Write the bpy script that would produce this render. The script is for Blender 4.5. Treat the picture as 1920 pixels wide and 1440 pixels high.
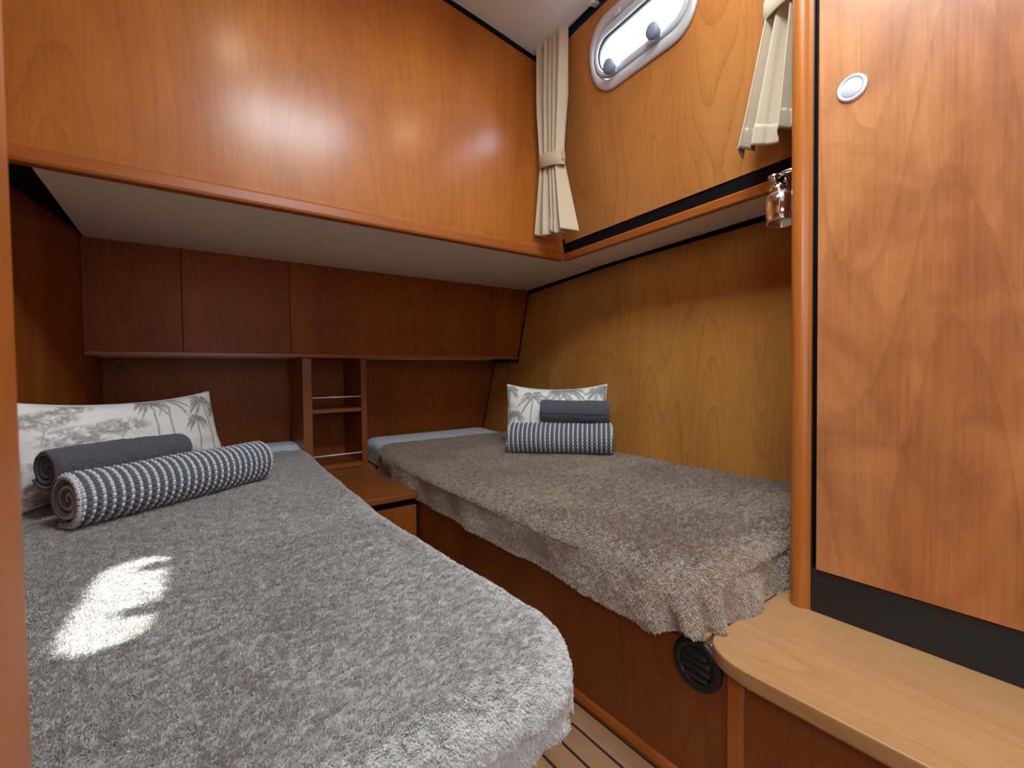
import bpy, bmesh, math, random
import numpy as np
from mathutils import Vector, Matrix

SC = bpy.context.scene
COL = SC.collection
for o in list(bpy.data.objects):
    bpy.data.objects.remove(o)
random.seed(4)
RNG = np.random.default_rng(7)
H = 0.775            # camera height above the cabin sole; the measured coordinates below are relative to the lens

# ------------------------------------------------------------------ camera
yaw, pitch, roll = math.radians(36.3), math.radians(-1.5), math.radians(0.65)
F = Vector((math.sin(yaw)*math.cos(pitch), math.cos(yaw)*math.cos(pitch), math.sin(pitch)))
R0 = Vector((math.cos(yaw), -math.sin(yaw), 0))
U0 = R0.cross(F)
R = R0*math.cos(roll) - U0*math.sin(roll)
U = U0*math.cos(roll) + R0*math.sin(roll)
cam = bpy.data.cameras.new('camera')
cam.sensor_width = 36
cam.lens = 858/1920*36
cam.clip_start = 0.01
cam.dof.use_dof = True
cam.dof.focus_distance = 1.5
cam.dof.aperture_fstop = 11
camo = bpy.data.objects.new('camera', cam)
COL.objects.link(camo)
m = Matrix((R, U, -F)).transposed().to_4x4()
m.translation = Vector((0, 0, H))
camo.matrix_world = m
SC.camera = camo

# ------------------------------------------------------------------ view, world, sun, daylight
SC.view_settings.view_transform = 'Standard'
SC.view_settings.look = 'None'
SC.view_settings.gamma = 1
SC.view_settings.exposure = 0.0
SC.view_settings.use_curve_mapping = False
SC.cycles.max_bounces = 10
SC.cycles.diffuse_bounces = 6
SC.cycles.use_denoising = True
SC.cycles.caustics_reflective = False
SC.cycles.caustics_refractive = False

w = bpy.data.worlds.new('sky')
SC.world = w
w.use_nodes = True
nt = w.node_tree
bg = nt.nodes['Background']
sky = nt.nodes.new('ShaderNodeTexSky')
sky.sky_type = 'NISHITA'
sky.sun_disc = False
sky.sun_elevation = math.radians(48)
sky.sun_rotation = math.radians(90)
sky.dust_density = 2.5
nt.links.new(sky.outputs[0], bg.inputs[0])
bg.inputs[1].default_value = 6.0

def light(name, kind, loc, direction, energy, color, **kw):
    l = bpy.data.lights.new(name, kind)
    l.energy = energy
    l.color = color
    for k, v in kw.items():
        setattr(l, k, v)
    o = bpy.data.objects.new(name, l)
    COL.objects.link(o)
    o.location = Vector(loc) + Vector((0, 0, H))
    o.rotation_euler = Vector(direction).to_track_quat('-Z', 'Y').to_euler()
    return o
light('sun', 'SUN', (3, 0.9, 3), (-0.669, 0, -0.743), 45, (1, .96, .90), angle=math.radians(0.6))
# daylight through the deck hatch over the berths and through the companionway behind the photographer
light('hatch_daylight', 'AREA', (.50, .29, 1.262), (0, 0, -1), 29, (.74, .90, 1.0), shape='RECTANGLE', size=.50, size_y=.36)
# two warm downlights recessed in the deckhead
light('downlight', 'AREA', (.215, .68, 1.318), (0, 0, -1), 2.0, (1.0, .78, .5), shape='DISK', size=.06)
light('downlight', 'AREA', (1.006, .568, 1.258), (0, 0, -1), 2.0, (1.0, .78, .5), shape='DISK', size=.06)
light('doorway_daylight', 'AREA', (.25, -.95, .35), (0, 1, -.05), 9, (.92, .96, 1.0), shape='RECTANGLE', size=.9, size_y=1.2)
light('passage_side_fill', 'AREA', (-.61, -.38, .62), (1, .35, -.12), 17, (.92, .96, 1.0), shape='RECTANGLE', size=.8, size_y=.5)  # unseen fill added for the wardrobe door sheen; no porthole stands there

# ------------------------------------------------------------------ helpers
WORLD = {}

def props(o, label=None, cat=None, group=None, kind=None):
    for k, v in (('label', label), ('category', cat), ('group', group), ('kind', kind)):
        if v:
            o[k] = v
    return o

def thing(name, label, cat, loc, group=None):
    o = bpy.data.objects.new(name, None)
    COL.objects.link(o)
    o.empty_display_size = .05
    WORLD[o.name] = Vector(loc) + Vector((0, 0, H))
    o.location = WORLD[o.name]
    return props(o, label, cat, group)

def obj(name, verts, faces, mat, parent=None, smooth=False, uvs=None, label=None, cat=None, group=None, kind=None):
    """one mesh object; verts are in the lens-relative frame, the origin goes to the base centre"""
    v = np.asarray(verts, dtype=np.float64).reshape(-1, 3) + np.array([0, 0, H])
    base = Vector(((v[:, 0].min()+v[:, 0].max())/2, (v[:, 1].min()+v[:, 1].max())/2, v[:, 2].min()))
    me = bpy.data.meshes.new(name)
    me.from_pydata((v - np.array(base)).tolist(), [], faces)
    if uvs is not None:
        ul = me.uv_layers.new(name='UVMap')
        li = np.empty(len(me.loops), dtype=np.int32)
        me.loops.foreach_get('vertex_index', li)
        ul.data.foreach_set('uv', np.asarray(uvs, dtype=np.float32)[li].ravel())
    if smooth:
        me.polygons.foreach_set('use_smooth', [True]*len(me.polygons))
    me.update()
    o = bpy.data.objects.new(name, me)
    COL.objects.link(o)
    if mat:
        me.materials.append(mat)
    WORLD[o.name] = base
    if parent:
        o.parent = parent
        o.location = base - WORLD[parent.name]
    else:
        o.location = base
    return props(o, label, cat, group, kind)

def bevel(o, w=.002, seg=2, ang=35):
    b = o.modifiers.new('bevel', 'BEVEL')
    b.width = w
    b.segments = seg
    b.limit_method = 'ANGLE'
    b.angle_limit = math.radians(ang)
    for p in o.data.polygons:
        p.use_smooth = True
    wn = o.modifiers.new('wn', 'WEIGHTED_NORMAL')
    wn.keep_sharp = True
    return o

def fixn(o):
    bm = bmesh.new()
    bm.from_mesh(o.data)
    bmesh.ops.recalc_face_normals(bm, faces=bm.faces)
    bm.to_mesh(o.data)
    bm.free()
    return o

class MB:
    def __init__(s):
        s.v, s.f = [], []
    def add(s, v, f):
        n = len(s.v)
        s.v += [tuple(p) for p in v]
        s.f += [tuple(i+n for i in q) for q in f]
        return s
    def box(s, x0, x1, y0, y1, z0, z1):
        return s.hexa([(x0, y0), (x1, y0), (x1, y1), (x0, y1)], z0, z1)
    def hexa(s, poly, z0, z1):
        n = len(poly)
        v = [(p[0], p[1], z0) for p in poly] + [(p[0], p[1], z1) for p in poly]
        f = [tuple(range(n))[::-1], tuple(range(n, 2*n))]
        f += [(i, (i+1) % n, n+(i+1) % n, n+i) for i in range(n)]
        return s.add(v, f)
    def slab(s, corners, thick):
        """planar polygon in space given a thickness vector"""
        n = len(corners)
        t = Vector(thick)
        v = [Vector(c) for c in corners] + [Vector(c)+t for c in corners]
        f = [tuple(range(n)), tuple(range(n, 2*n))[::-1]]
        f += [(i, n+i, n+(i+1) % n, (i+1) % n) for i in range(n)]
        return s.add(v, f)
    def lathe(s, prof, c, axis=(0, 0, 1), n=24, ax2=None, sx=1.0, sy=1.0):
        a = Vector(axis).normalized()
        e1 = (Vector(ax2) if ax2 else (Vector((1, 0, 0)) if abs(a.x) < .8 else Vector((0, 0, 1))))
        e1 = (e1 - a*e1.dot(a)).normalized()
        e2 = a.cross(e1)
        c = Vector(c)
        v, f = [], []
        for (r, h) in prof:
            for k in range(n):
                t = 2*math.pi*k/n
                v.append(c + a*h + e1*(r*sx*math.cos(t)) + e2*(r*sy*math.sin(t)))
        for i in range(len(prof)-1):
            for k in range(n):
                f.append((i*n+k, i*n+(k+1) % n, (i+1)*n+(k+1) % n, (i+1)*n+k))
        f.append(tuple(range(n))[::-1])
        f.append(tuple(range((len(prof)-1)*n, len(prof)*n)))
        return s.add(v, f)
    def tube(s, pts, r, n=10):
        pts = [Vector(p) for p in pts]
        v, f = [], []
        for i, p in enumerate(pts):
            d = (pts[min(i+1, len(pts)-1)] - pts[max(i-1, 0)]).normalized()
            e1 = d.cross(Vector((0, 0, 1)))
            if e1.length < .1:
                e1 = d.cross(Vector((1, 0, 0)))
            e1.normalize()
            e2 = d.cross(e1)
            for k in range(n):
                t = 2*math.pi*k/n
                v.append(p + e1*r*math.cos(t) + e2*r*math.sin(t))
        for i in range(len(pts)-1):
            for k in range(n):
                f.append((i*n+k, i*n+(k+1) % n, (i+1)*n+(k+1) % n, (i+1)*n+k))
        f.append(tuple(range(n))[::-1])
        f.append(tuple(range((len(pts)-1)*n, len(pts)*n)))
        return s.add(v, f)
    def obj(s, name, mat, parent=None, bev=None, smooth=False, **kw):
        o = fixn(obj(name, s.v, s.f, mat, parent, smooth, **kw))
        if bev:
            bevel(o, bev)
        return o

def grid_faces(nu, nv, wrap=False):
    i = np.arange(nu-1)[:, None]
    jn = nv if wrap else nv-1
    j = np.arange(jn)[None, :]
    j2 = (j+1) % nv
    a = i*nv+j
    b = i*nv+j2
    c = (i+1)*nv+j2
    d = (i+1)*nv+j
    return np.stack([a, b, c, d], -1).reshape(-1, 4).tolist()

def vnoise(x, y, seed=0):
    """smooth value noise on arrays, 0..1"""
    x = np.asarray(x, dtype=np.float64)
    y = np.asarray(y, dtype=np.float64)
    xi, yi = np.floor(x).astype(np.int64), np.floor(y).astype(np.int64)
    xf, yf = x-xi, y-yi
    xf = xf*xf*(3-2*xf)
    yf = yf*yf*(3-2*yf)
    def h(a, b):
        n = (a*374761393 + b*668265263 + seed*974634777) & 0x7fffffff
        n = ((n ^ (n >> 13))*1274126177) & 0x7fffffff
        n = n ^ (n >> 16)
        return (n & 0xffff)/65535.0
    return (h(xi, yi)*(1-xf)+h(xi+1, yi)*xf)*(1-yf) + (h(xi, yi+1)*(1-xf)+h(xi+1, yi+1)*xf)*yf

def srgb(r, g, b):
    def c(u):
        u /= 255
        return u/12.92 if u <= .04045 else ((u+.055)/1.055)**2.4
    return (c(r), c(g), c(b), 1)

# ------------------------------------------------------------------ materials
def newmat(name):
    mt = bpy.data.materials.new(name)
    mt.use_nodes = True
    t = mt.node_tree
    return mt, t, t.nodes['Principled BSDF'], t.links.new

def ramp(t, stops):
    r = t.nodes.new('ShaderNodeValToRGB')
    e = r.color_ramp.elements
    while len(e) < len(stops):
        e.new(.5)
    for k, (p, c) in enumerate(stops):
        e[k].position = p
        e[k].color = c
    return r

def mathn(t, op, a, b=None, c=None):
    n = t.nodes.new('ShaderNodeMath')
    n.operation = op
    for k, v in enumerate((a, b, c)):
        if v is None:
            continue
        if isinstance(v, (int, float)):
            n.inputs[k].default_value = v
        else:
            t.links.new(v, n.inputs[k])
    return n.outputs[0]

def noise(t, vec, scale=1, detail=2, rough=.5, dist=0):
    n = t.nodes.new('ShaderNodeTexNoise')
    n.inputs['Scale'].default_value = scale
    n.inputs['Detail'].default_value = detail
    n.inputs['Roughness'].default_value = rough
    n.inputs['Distortion'].default_value = dist
    t.links.new(vec, n.inputs['Vector'])
    return n.outputs['Fac']

def mapping(t, vec, sc):
    n = t.nodes.new('ShaderNodeMapping')
    n.inputs['Scale'].default_value = sc
    t.links.new(vec, n.inputs['Vector'])
    return n.outputs[0]

def mixc(t, fac, a, b, mode='MIX'):
    n = t.nodes.new('ShaderNodeMix')
    n.data_type = 'RGBA'
    n.blend_type = mode
    if isinstance(fac, (int, float)):
        n.inputs[0].default_value = fac
    else:
        t.links.new(fac, n.inputs[0])
    for k, v in ((6, a), (7, b)):
        if isinstance(v, tuple):
            n.inputs[k].default_value = v
        else:
            t.links.new(v, n.inputs[k])
    return n.outputs[2]

def wood(name, light_c, dark_c, line_c, grain='Z', rough=.3, line=.55, flame=.5, mottle=.3, seed=0.0, rings=16, coat=.0, crough=.3, spec=.5):
    mt, t, p, L = newmat(name)
    tc = t.nodes.new('ShaderNodeTexCoord')
    oi = t.nodes.new('ShaderNodeObjectInfo')
    off = t.nodes.new('ShaderNodeVectorMath')
    off.operation = 'ADD'
    L(tc.outputs['Object'], off.inputs[0])
    sh = mathn(t, 'MULTIPLY_ADD', oi.outputs['Random'], 23.0, seed)
    cmb = t.nodes.new('ShaderNodeCombineXYZ')
    for k in range(3):
        L(sh, cmb.inputs[k])
    L(cmb.outputs[0], off.inputs[1])
    def sc(across, along):
        return tuple(along if a == grain else across for a in 'XYZ')
    v = off.outputs[0]
    broad = noise(t, mapping(t, v, sc(5, .7)), 1, 3, .55, .3)
    fig = noise(t, mapping(t, v, sc(3.4, .42)), 1, 1.2, .45, .25)
    fibre = noise(t, mapping(t, v, sc(170, 5)), 1, 3, .6)
    fine = noise(t, mapping(t, v, sc(420, 9)), 1, 2, .6)
    mot = noise(t, mapping(t, v, sc(9, 7)), 1, 3, .6, .8)
    base = ramp(t, [(.28, dark_c), (.72, light_c)])
    bl = mathn(t, 'ADD', mathn(t, 'MULTIPLY', broad, .75), mathn(t, 'MULTIPLY', fibre, .25))
    L(bl, base.inputs[0])
    # cathedral growth lines: contour lines of a stretched noise
    ph = mathn(t, 'MULTIPLY_ADD', fig, rings, mathn(t, 'MULTIPLY', fibre, .25))
    fr = mathn(t, 'FRACT', ph)
    ln = ramp(t, [(0, (1, 1, 1, 1)), (.08, (.6, .6, .6, 1)), (.22, (.2, .2, .2, 1)), (1, (0, 0, 0, 1))])
    L(fr, ln.inputs[0])
    lf = mathn(t, 'MULTIPLY', ln.outputs[0], mathn(t, 'MULTIPLY', mathn(t, 'MULTIPLY', fine, 1.5), line))
    c = mixc(t, lf, base.outputs[0], line_c)
    mr = ramp(t, [(.35, (.62, .55, .5, 1)), (.62, (1, 1, 1, 1))])
    L(mot, mr.inputs[0])
    c = mixc(t, mottle, c, mr.outputs[0], 'MULTIPLY')
    # short pores along the grain
    pr = ramp(t, [(.30, (.55, .5, .48, 1)), (.44, (1, 1, 1, 1))])
    L(fine, pr.inputs[0])
    c = mixc(t, .35, c, pr.outputs[0], 'MULTIPLY')
    # pin knots
    vo = t.nodes.new('ShaderNodeTexVoronoi')
    vo.inputs['Scale'].default_value = 1
    L(mapping(t, v, sc(6.5, 3.0)), vo.inputs['Vector'])
    kr = ramp(t, [(.0, (.25, .16, .1, 1)), (.028, (1, 1, 1, 1))])
    L(vo.outputs['Distance'], kr.inputs[0])
    c = mixc(t, .7, c, kr.outputs[0], 'MULTIPLY')
    L(c, p.inputs['Base Color'])
    p.inputs['Roughness'].default_value = rough
    p.inputs['Specular IOR Level'].default_value = spec
    p.inputs['Coat Weight'].default_value = coat
    p.inputs['Coat Roughness'].default_value = crough
    bp = t.nodes.new('ShaderNodeBump')
    bp.inputs['Strength'].default_value = .06
    bp.inputs['Distance'].default_value = .001
    L(fibre, bp.inputs['Height'])
    L(bp.outputs[0], p.inputs['Normal'])
    return mt

def plain(name, c, rough=.5, metal=0, bump=0, bscale=400, spec=.5, sheen=0, var=0):
    mt, t, p, L = newmat(name)
    p.inputs['Base Color'].default_value = c
    p.inputs['Roughness'].default_value = rough
    p.inputs['Metallic'].default_value = metal
    p.inputs['Specular IOR Level'].default_value = spec
    p.inputs['Sheen Weight'].default_value = sheen
    tc = t.nodes.new('ShaderNodeTexCoord')
    nz = noise(t, tc.outputs['Object'], bscale, 3, .6)
    if var:
        r = ramp(t, [(.3, tuple(x*(1-var) for x in c[:3])+(1,)), (.7, tuple(min(1, x*(1+var)) for x in c[:3])+(1,))])
        L(nz, r.inputs[0])
        L(r.outputs[0], p.inputs['Base Color'])
    if bump:
        bp = t.nodes.new('ShaderNodeBump')
        bp.inputs['Strength'].default_value = bump
        bp.inputs['Distance'].default_value = .002
        L(nz, bp.inputs['Height'])
        L(bp.outputs[0], p.inputs['Normal'])
    return mt

CH = dict(light_c=srgb(200, 124, 62), dark_c=srgb(168, 92, 38), line_c=srgb(112, 55, 20))
M_PANEL = wood('cherry_upper', srgb(184, 112, 40), srgb(156, 84, 24), srgb(112, 58, 18), rough=.5, spec=.22, line=.34, mottle=.2, coat=.40, crough=.235, rings=24)
M_WINDOW = wood('cherry_window', srgb(190, 128, 68), srgb(168, 103, 47), srgb(130, 74, 32), rough=.38, line=.55, mottle=.15, seed=3.1, rings=30)
M_HULL = wood('cherry_hull', srgb(192, 134, 62), srgb(166, 106, 44), srgb(120, 70, 28), rough=.38, line=.5, mottle=.2, seed=5.7, rings=32)
M_DARK = wood('cherry_red', srgb(160, 89, 32), srgb(128, 63, 19), srgb(72, 34, 12), spec=.2, rough=.42, line=.4, mottle=.2, seed=8.3, rings=24)
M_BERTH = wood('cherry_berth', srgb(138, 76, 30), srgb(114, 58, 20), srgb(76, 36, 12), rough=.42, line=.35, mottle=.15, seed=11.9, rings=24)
M_DOOR = wood('cherry_door', srgb(202, 136, 82), srgb(154, 86, 42), srgb(118, 66, 34), rough=.34, line=.4, mottle=.65, seed=14.2, rings=14, coat=.3, crough=.3)
M_TRIM = wood('cherry_trim', srgb(180, 106, 42), srgb(156, 84, 28), srgb(122, 64, 26), rough=.3, line=.2, mottle=.1, seed=2.2)
M_TRIMX = wood('cherry_trim_long', srgb(168, 94, 36), srgb(144, 74, 24), srgb(116, 60, 24), grain='X', rough=.34, line=.2, mottle=.1, seed=2.2)
M_TRIMY = wood('cherry_trim_side', srgb(168, 94, 36), srgb(144, 74, 24), srgb(116, 60, 24), grain='Y', rough=.34, line=.2, mottle=.1, seed=2.9)
M_SHELF = wood('cherry_shelf', srgb(154, 88, 38), srgb(128, 66, 26), srgb(92, 44, 18), rough=.36, line=.25, mottle=.1, seed=4.4)
M_SHELFX = wood('cherry_shelf_long', srgb(154, 88, 38), srgb(128, 66, 26), srgb(92, 44, 18), grain='X', rough=.36, line=.25, mottle=.1, seed=4.9)
M_COUNTER = wood('light_cherry_top', srgb(184, 142, 98), srgb(166, 120, 74), srgb(138, 92, 52), grain='Y', rough=.36, line=.45, mottle=.15, seed=17.5, rings=34)
M_TABLE = wood('cherry_table', srgb(154, 88, 38), srgb(128, 66, 26), srgb(92, 44, 18), grain='X', rough=.3, line=.3, mottle=.15, seed=19.5)
M_PLANK = wood('teak_plank', srgb(160, 120, 84), srgb(134, 96, 64), srgb(92, 62, 40), grain='Y', rough=.5, line=.4, mottle=.2, seed=21)
M_BLACK = plain('black_laminate', srgb(27, 27, 29), .45, bump=.05)
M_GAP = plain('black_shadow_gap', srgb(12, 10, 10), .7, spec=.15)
M_SKYBAND = plain('black_band_sky_tint', srgb(26, 42, 58), .35)  # black band, bluish sky reflection put into its colour
M_CAULK = plain('black_caulk', srgb(24, 24, 28), .5)
M_SOFFIT = plain('white_vinyl', srgb(234, 222, 204), .6, bump=.15, bscale=260, var=.03)
M_CEIL = plain('white_ceiling', srgb(212, 216, 214), .55, bump=.1, bscale=260)
M_CAP = plain('white_cap', srgb(222, 214, 204), .4)
M_SHEET = plain('white_sheet', srgb(232, 241, 255), .9, bump=.3, bscale=40, sheen=.2)
M_LINEN = plain('beige_linen', srgb(190, 172, 146), .9, bump=.35, bscale=700, sheen=.15, var=.06)
M_CHROME = plain('chrome', srgb(225, 225, 228), .08, metal=1)
M_ALU = plain('satin_aluminium', srgb(206, 208, 212), .5, metal=.35)
M_STEEL = plain('steel_rail', srgb(232, 232, 234), .4, metal=.25)
M_SASH = plain('grey_sash', srgb(188, 194, 200), .4)
M_SEAL = plain('dark_seal', srgb(40, 42, 46), .6)
M_KNOB = plain('slate_plastic', srgb(124, 138, 156), .45)
M_BUTTON = plain('silver_button', srgb(214, 218, 226), .35, metal=.25)
M_VENT = plain('black_plastic', srgb(22, 23, 25), .5)
M_SCREW = plain('white_screw', srgb(226, 220, 206), .4)
M_TERRY = plain('charcoal_terry', srgb(82, 83, 93), .95, bump=1, bscale=520, sheen=.2, var=.35)
M_BAND = plain('charcoal_woven_band', srgb(74, 76, 87), .85, bump=.3, bscale=900, sheen=.2)

def glass():
    mt, t, p, L = newmat('clear_glass')
    t.nodes.remove(p)
    tr = t.nodes.new('ShaderNodeBsdfTransparent')
    tr.inputs[0].default_value = (.93, .97, .98, 1)
    gl = t.nodes.new('ShaderNodeBsdfGlossy')
    gl.inputs['Roughness'].default_value = .05
    mx = t.nodes.new('ShaderNodeMixShader')
    mx.inputs[0].default_value = .06
    L(tr.outputs[0], mx.inputs[1])
    L(gl.outputs[0], mx.inputs[2])
    L(mx.outputs[0], t.nodes['Material Output'].inputs[0])
    return mt
M_GLASS = glass()

def waffle_mat():
    mt, t, p, L = newmat('waffle_cotton')
    uv = t.nodes.new('ShaderNodeUVMap')
    sp = t.nodes.new('ShaderNodeSeparateXYZ')
    L(uv.outputs[0], sp.inputs[0])
    fu = mathn(t, 'FRACT', sp.outputs[0])
    du = mathn(t, 'ABSOLUTE', mathn(t, 'SUBTRACT', fu, .5))
    tc = t.nodes.new('ShaderNodeTexCoord')
    nz = noise(t, tc.outputs['Object'], 420, 3, .6)
    fv = mathn(t, 'ABSOLUTE', mathn(t, 'SUBTRACT', mathn(t, 'FRACT', sp.outputs[1]), .5))
    # the white yarn dips under the grey between two ribs
    dip = mathn(t, 'MULTIPLY', mathn(t, 'MAXIMUM', mathn(t, 'SUBTRACT', .18, fv), 0.0), 1.0)
    du = mathn(t, 'ADD', du, dip)
    edge = mathn(t, 'ADD', du, mathn(t, 'MULTIPLY', mathn(t, 'SUBTRACT', nz, .5), .12))
    r = ramp(t, [(.17, srgb(228, 228, 232)), (.215, srgb(98, 99, 112))])
    L(edge, r.inputs[0])
    vr = ramp(t, [(.3, (.72, .72, .72, 1)), (.7, (1, 1, 1, 1))])
    L(nz, vr.inputs[0])
    gv = ramp(t, [(.30, (1, 1, 1, 1)), (.5, (.62, .62, .64, 1))])  # shade in the grooves between ribs painted into the yarn colour
    L(fv, gv.inputs[0])
    c2 = mixc(t, 1, r.outputs[0], vr.outputs[0], 'MULTIPLY')
    L(mixc(t, 1, c2, gv.outputs[0], 'MULTIPLY'), p.inputs['Base Color'])
    p.inputs['Roughness'].default_value = .95
    p.inputs['Sheen Weight'].default_value = .2
    bp = t.nodes.new('ShaderNodeBump')
    bp.inputs['Strength'].default_value = .5
    bp.inputs['Distance'].default_value = .002
    L(nz, bp.inputs['Height'])
    L(bp.outputs[0], p.inputs['Normal'])
    return mt
M_WAFFLE = waffle_mat()

def print_mat():
    mt, t, p, L = newmat('palm_print_cotton')
    at = t.nodes.new('ShaderNodeAttribute')
    at.attribute_name = 'print'
    c = mixc(t, at.outputs['Fac'], srgb(240, 241, 238), srgb(98, 101, 102))
    L(c, p.inputs['Base Color'])
    p.inputs['Roughness'].default_value = .9
    tc = t.nodes.new('ShaderNodeTexCoord')
    nz = noise(t, tc.outputs['Object'], 900, 2, .6)
    bp = t.nodes.new('ShaderNodeBump')
    bp.inputs['Strength'].default_value = .15
    bp.inputs['Distance'].default_value = .001
    L(nz, bp.inputs['Height'])
    L(bp.outputs[0], p.inputs['Normal'])
    return mt
M_PRINT = print_mat()

def fleece_mat(name, c1, c2):
    mt, t, p, L = newmat(name)
    tc = t.nodes.new('ShaderNodeTexCoord')
    nz = noise(t, tc.outputs['Object'], 60, 4, .65)
    r = ramp(t, [(.3, c1), (.7, c2)])
    L(nz, r.inputs[0])
    L(r.outputs[0], p.inputs['Base Color'])
    p.inputs['Roughness'].default_value = .9
    p.inputs['Specular IOR Level'].default_value = .12
    p.inputs['Sheen Weight'].default_value = .2
    p.inputs['Sheen Roughness'].default_value = .5
    return mt
M_FLEECE = fleece_mat('taupe_fleece', srgb(150, 144, 138), srgb(168, 163, 157))
M_PILE_LIT = fleece_mat('taupe_pile_lit', srgb(174, 172, 168), srgb(196, 195, 192))  # left blanket: its brighter, cooler light put into the fibre colour
M_PILE_SHADED = fleece_mat('taupe_pile_shaded', srgb(152, 134, 117), srgb(180, 162, 145))  # same fleece on the right berth, dimmer light put into its browner colour

# ------------------------------------------------------------------ shell
def struct(mb, name, mat, bev=None, **kw):
    return mb.obj(name, mat, bev=bev, kind='structure', **kw)

# cabin sole: black caulked base with separate planks
floor = struct(MB().box(-.65, 1.9, -1.0, 2.7, -.80, -.7755), 'floor', M_CAULK)
x = .7325
k = 0
while x > -.55:
    MB().box(x-.0465, x, -.98, 1.62, -.7755, -.773).obj('plank', M_PLANK, floor, bev=.0006)
    x -= .0525
MB().box(.7385, .75, -.98, 1.62, -.7755, -.773).obj('plank', M_PLANK, floor)

# ceiling: cambered white deckhead
def ceil_z(x):
    return 1.333 - .063*x*x
nx = 24
xs = np.linspace(-.65, 1.172, nx)
v = []
for yy in (-1.0, 1.425):
    for xx in xs:
        v.append((xx, yy, ceil_z(xx)))
for yy in (-1.0, 1.425):
    for xx in xs:
        v.append((xx, yy, ceil_z(xx)+.03))
f = []
for i in range(nx-1):
    f.append((i, i+1, nx+i+1, nx+i))
    f.append((2*nx+i, 3*nx+i, 3*nx+i+1, 2*nx+i+1))
    f.append((i, 2*nx+i, 2*nx+i+1, i+1))
    f.append((nx+i, nx+i+1, 3*nx+i+1, 3*nx+i))
f.append((0, nx, 3*nx, 2*nx))
f.append((nx-1, 3*nx-1, 4*nx-1, 2*nx-1))
ceiling = fixn(obj('ceiling', v, f, M_CEIL, kind='structure'))
# outer deck closes everything above
struct(MB().box(-.9, 1.29, -1.1, 2.75, 1.387, 1.42), 'ceiling_deck', M_CEIL)

# hatch rim around the daylight opening overhead
hr = MB()
for (a, b, c, d) in ((.20, .24, .06, .52), (.76, .80, .06, .52), (.20, .80, .06, .10), (.20, .80, .48, .52)):
    hr.box(a, b, c, d, 1.25, 1.34)
struct(hr, 'window_2', M_ALU)

# upper bulkhead above the heads of the berths
ub = struct(MB().box(-.62, 1.33, 1.43, 1.46, .497, 1.39), 'wall_upper_back', M_PANEL)
struct(MB().slab([(-.62, 1.422, ceil_z(-.62)-.012), (-.1, 1.422, ceil_z(-.1)-.012), (.4, 1.422, ceil_z(.4)-.012), (.8, 1.422, ceil_z(.8)-.012), (1.19, 1.422, ceil_z(1.19)-.012),
                  (1.19, 1.422, 1.4), (-.62, 1.422, 1.4)], (0, .0079, 0)), 'trim_1', M_GAP)
# moulding under it (long strip with a rounded lip) and its wooden underside
mo = MB()
mo.add(*(lambda P: ([(xx, yy, zz) for xx in (-.62, 1.318) for (yy, zz) in P],
                    [tuple(range(len(P))), tuple(range(len(P), 2*len(P)))] + [(i, (i+1) % len(P), len(P)+(i+1) % len(P), len(P)+i) for i in range(len(P))]))(
    [(1.4295, .502), (1.424, .500), (1.4215, .495), (1.421, .472), (1.4235, .466), (1.428, .464), (1.449, .464), (1.449, .4965)]))
struct(mo, 'trim_2', M_TRIMX)

# window wall on the ship's side, leaning inboard towards the top
A = Vector((1.326, 1.43, .533))
EY = Vector((-.073, -.997, 0)).normalized()
N = Vector((-.983, .072, -.17)).normalized()        # towards the room
EZ = N.cross(EY)
if EZ.z < 0:
    EZ = -EZ
N = EY.cross(EZ)
if N.x > 0:
    N = -N
def wp(u, vv, d=0):
    return A + EY*u + EZ*vv + N*d
WU, WV = .4995, .5475      # window centre on that wall
WW, WH, WR = .430, .232, .098
def rrect(w, h, r, n=10):
    pts = []
    for (cx, cy, a0) in ((w/2-r, h/2-r, 0), (-w/2+r, h/2-r, 90), (-w/2+r, -h/2+r, 180), (w/2-r, -h/2+r, 270)):
        for i in range(n+1):
            a = math.radians(a0+90*i/n)
            pts.append((cx+r*math.cos(a), cy+r*math.sin(a)))
    return pts
def opening(ins):
    h = WH-2*ins*1.52
    return rrect(WW-2*ins*.92, h, min(WR-ins*.9, h/2*.97))
def ring_loops(loops, mat, name, parent=None, close=False, **kw):
    v, f = [], []
    n = None
    for (ins, d) in loops:
        P = opening(ins)
        n = len(P)
        v += [wp(WU+a, WV+b, d) for a, b in P]
    k = len(loops)
    for i in range(k-1):
        for j in range(n):
            f.append((i*n+j, i*n+(j+1) % n, (i+1)*n+(j+1) % n, (i+1)*n+j))
    if close:
        for j in range(n):
            f.append(((k-1)*n+j, (k-1)*n+(j+1) % n, (j+1) % n, j))
    return fixn(obj(name, v, f, mat, parent, smooth=True, **kw))
# wall panel with the window opening
bm = bmesh.new()
def loop2(pts, d):
    vs = [bm.verts.new(wp(a, b, d)) for a, b in pts]
    return vs, [bm.edges.new((vs[i], vs[(i+1) % len(vs)])) for i in range(len(vs))]
hole = [(WU+a, WV+b) for a, b in opening(.016)]
outer = [(0, 0), (1.095, 0), (1.095, .70), (0, .70)]
fr_v, fr_e = loop2(outer, 0)
fh_v, fh_e = loop2(hole, 0)
bmesh.ops.triangle_fill(bm, edges=fr_e+fh_e, use_beauty=True)
bo_v, bo_e = loop2(outer, -.03)
bh_v, bh_e = loop2(hole, -.03)
bmesh.ops.triangle_fill(bm, edges=bo_e+bh_e, use_beauty=True)
for a, b in ((fr_v, bo_v), (fh_v, bh_v)):
    for i in range(len(a)):
        bm.faces.new((a[i], a[(i+1) % len(a)], b[(i+1) % len(a)], b[i]))
me = bpy.data.meshes.new('tmp')
bm.to_mesh(me)
wv = [tuple(q.co) for q in me.vertices]
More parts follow.
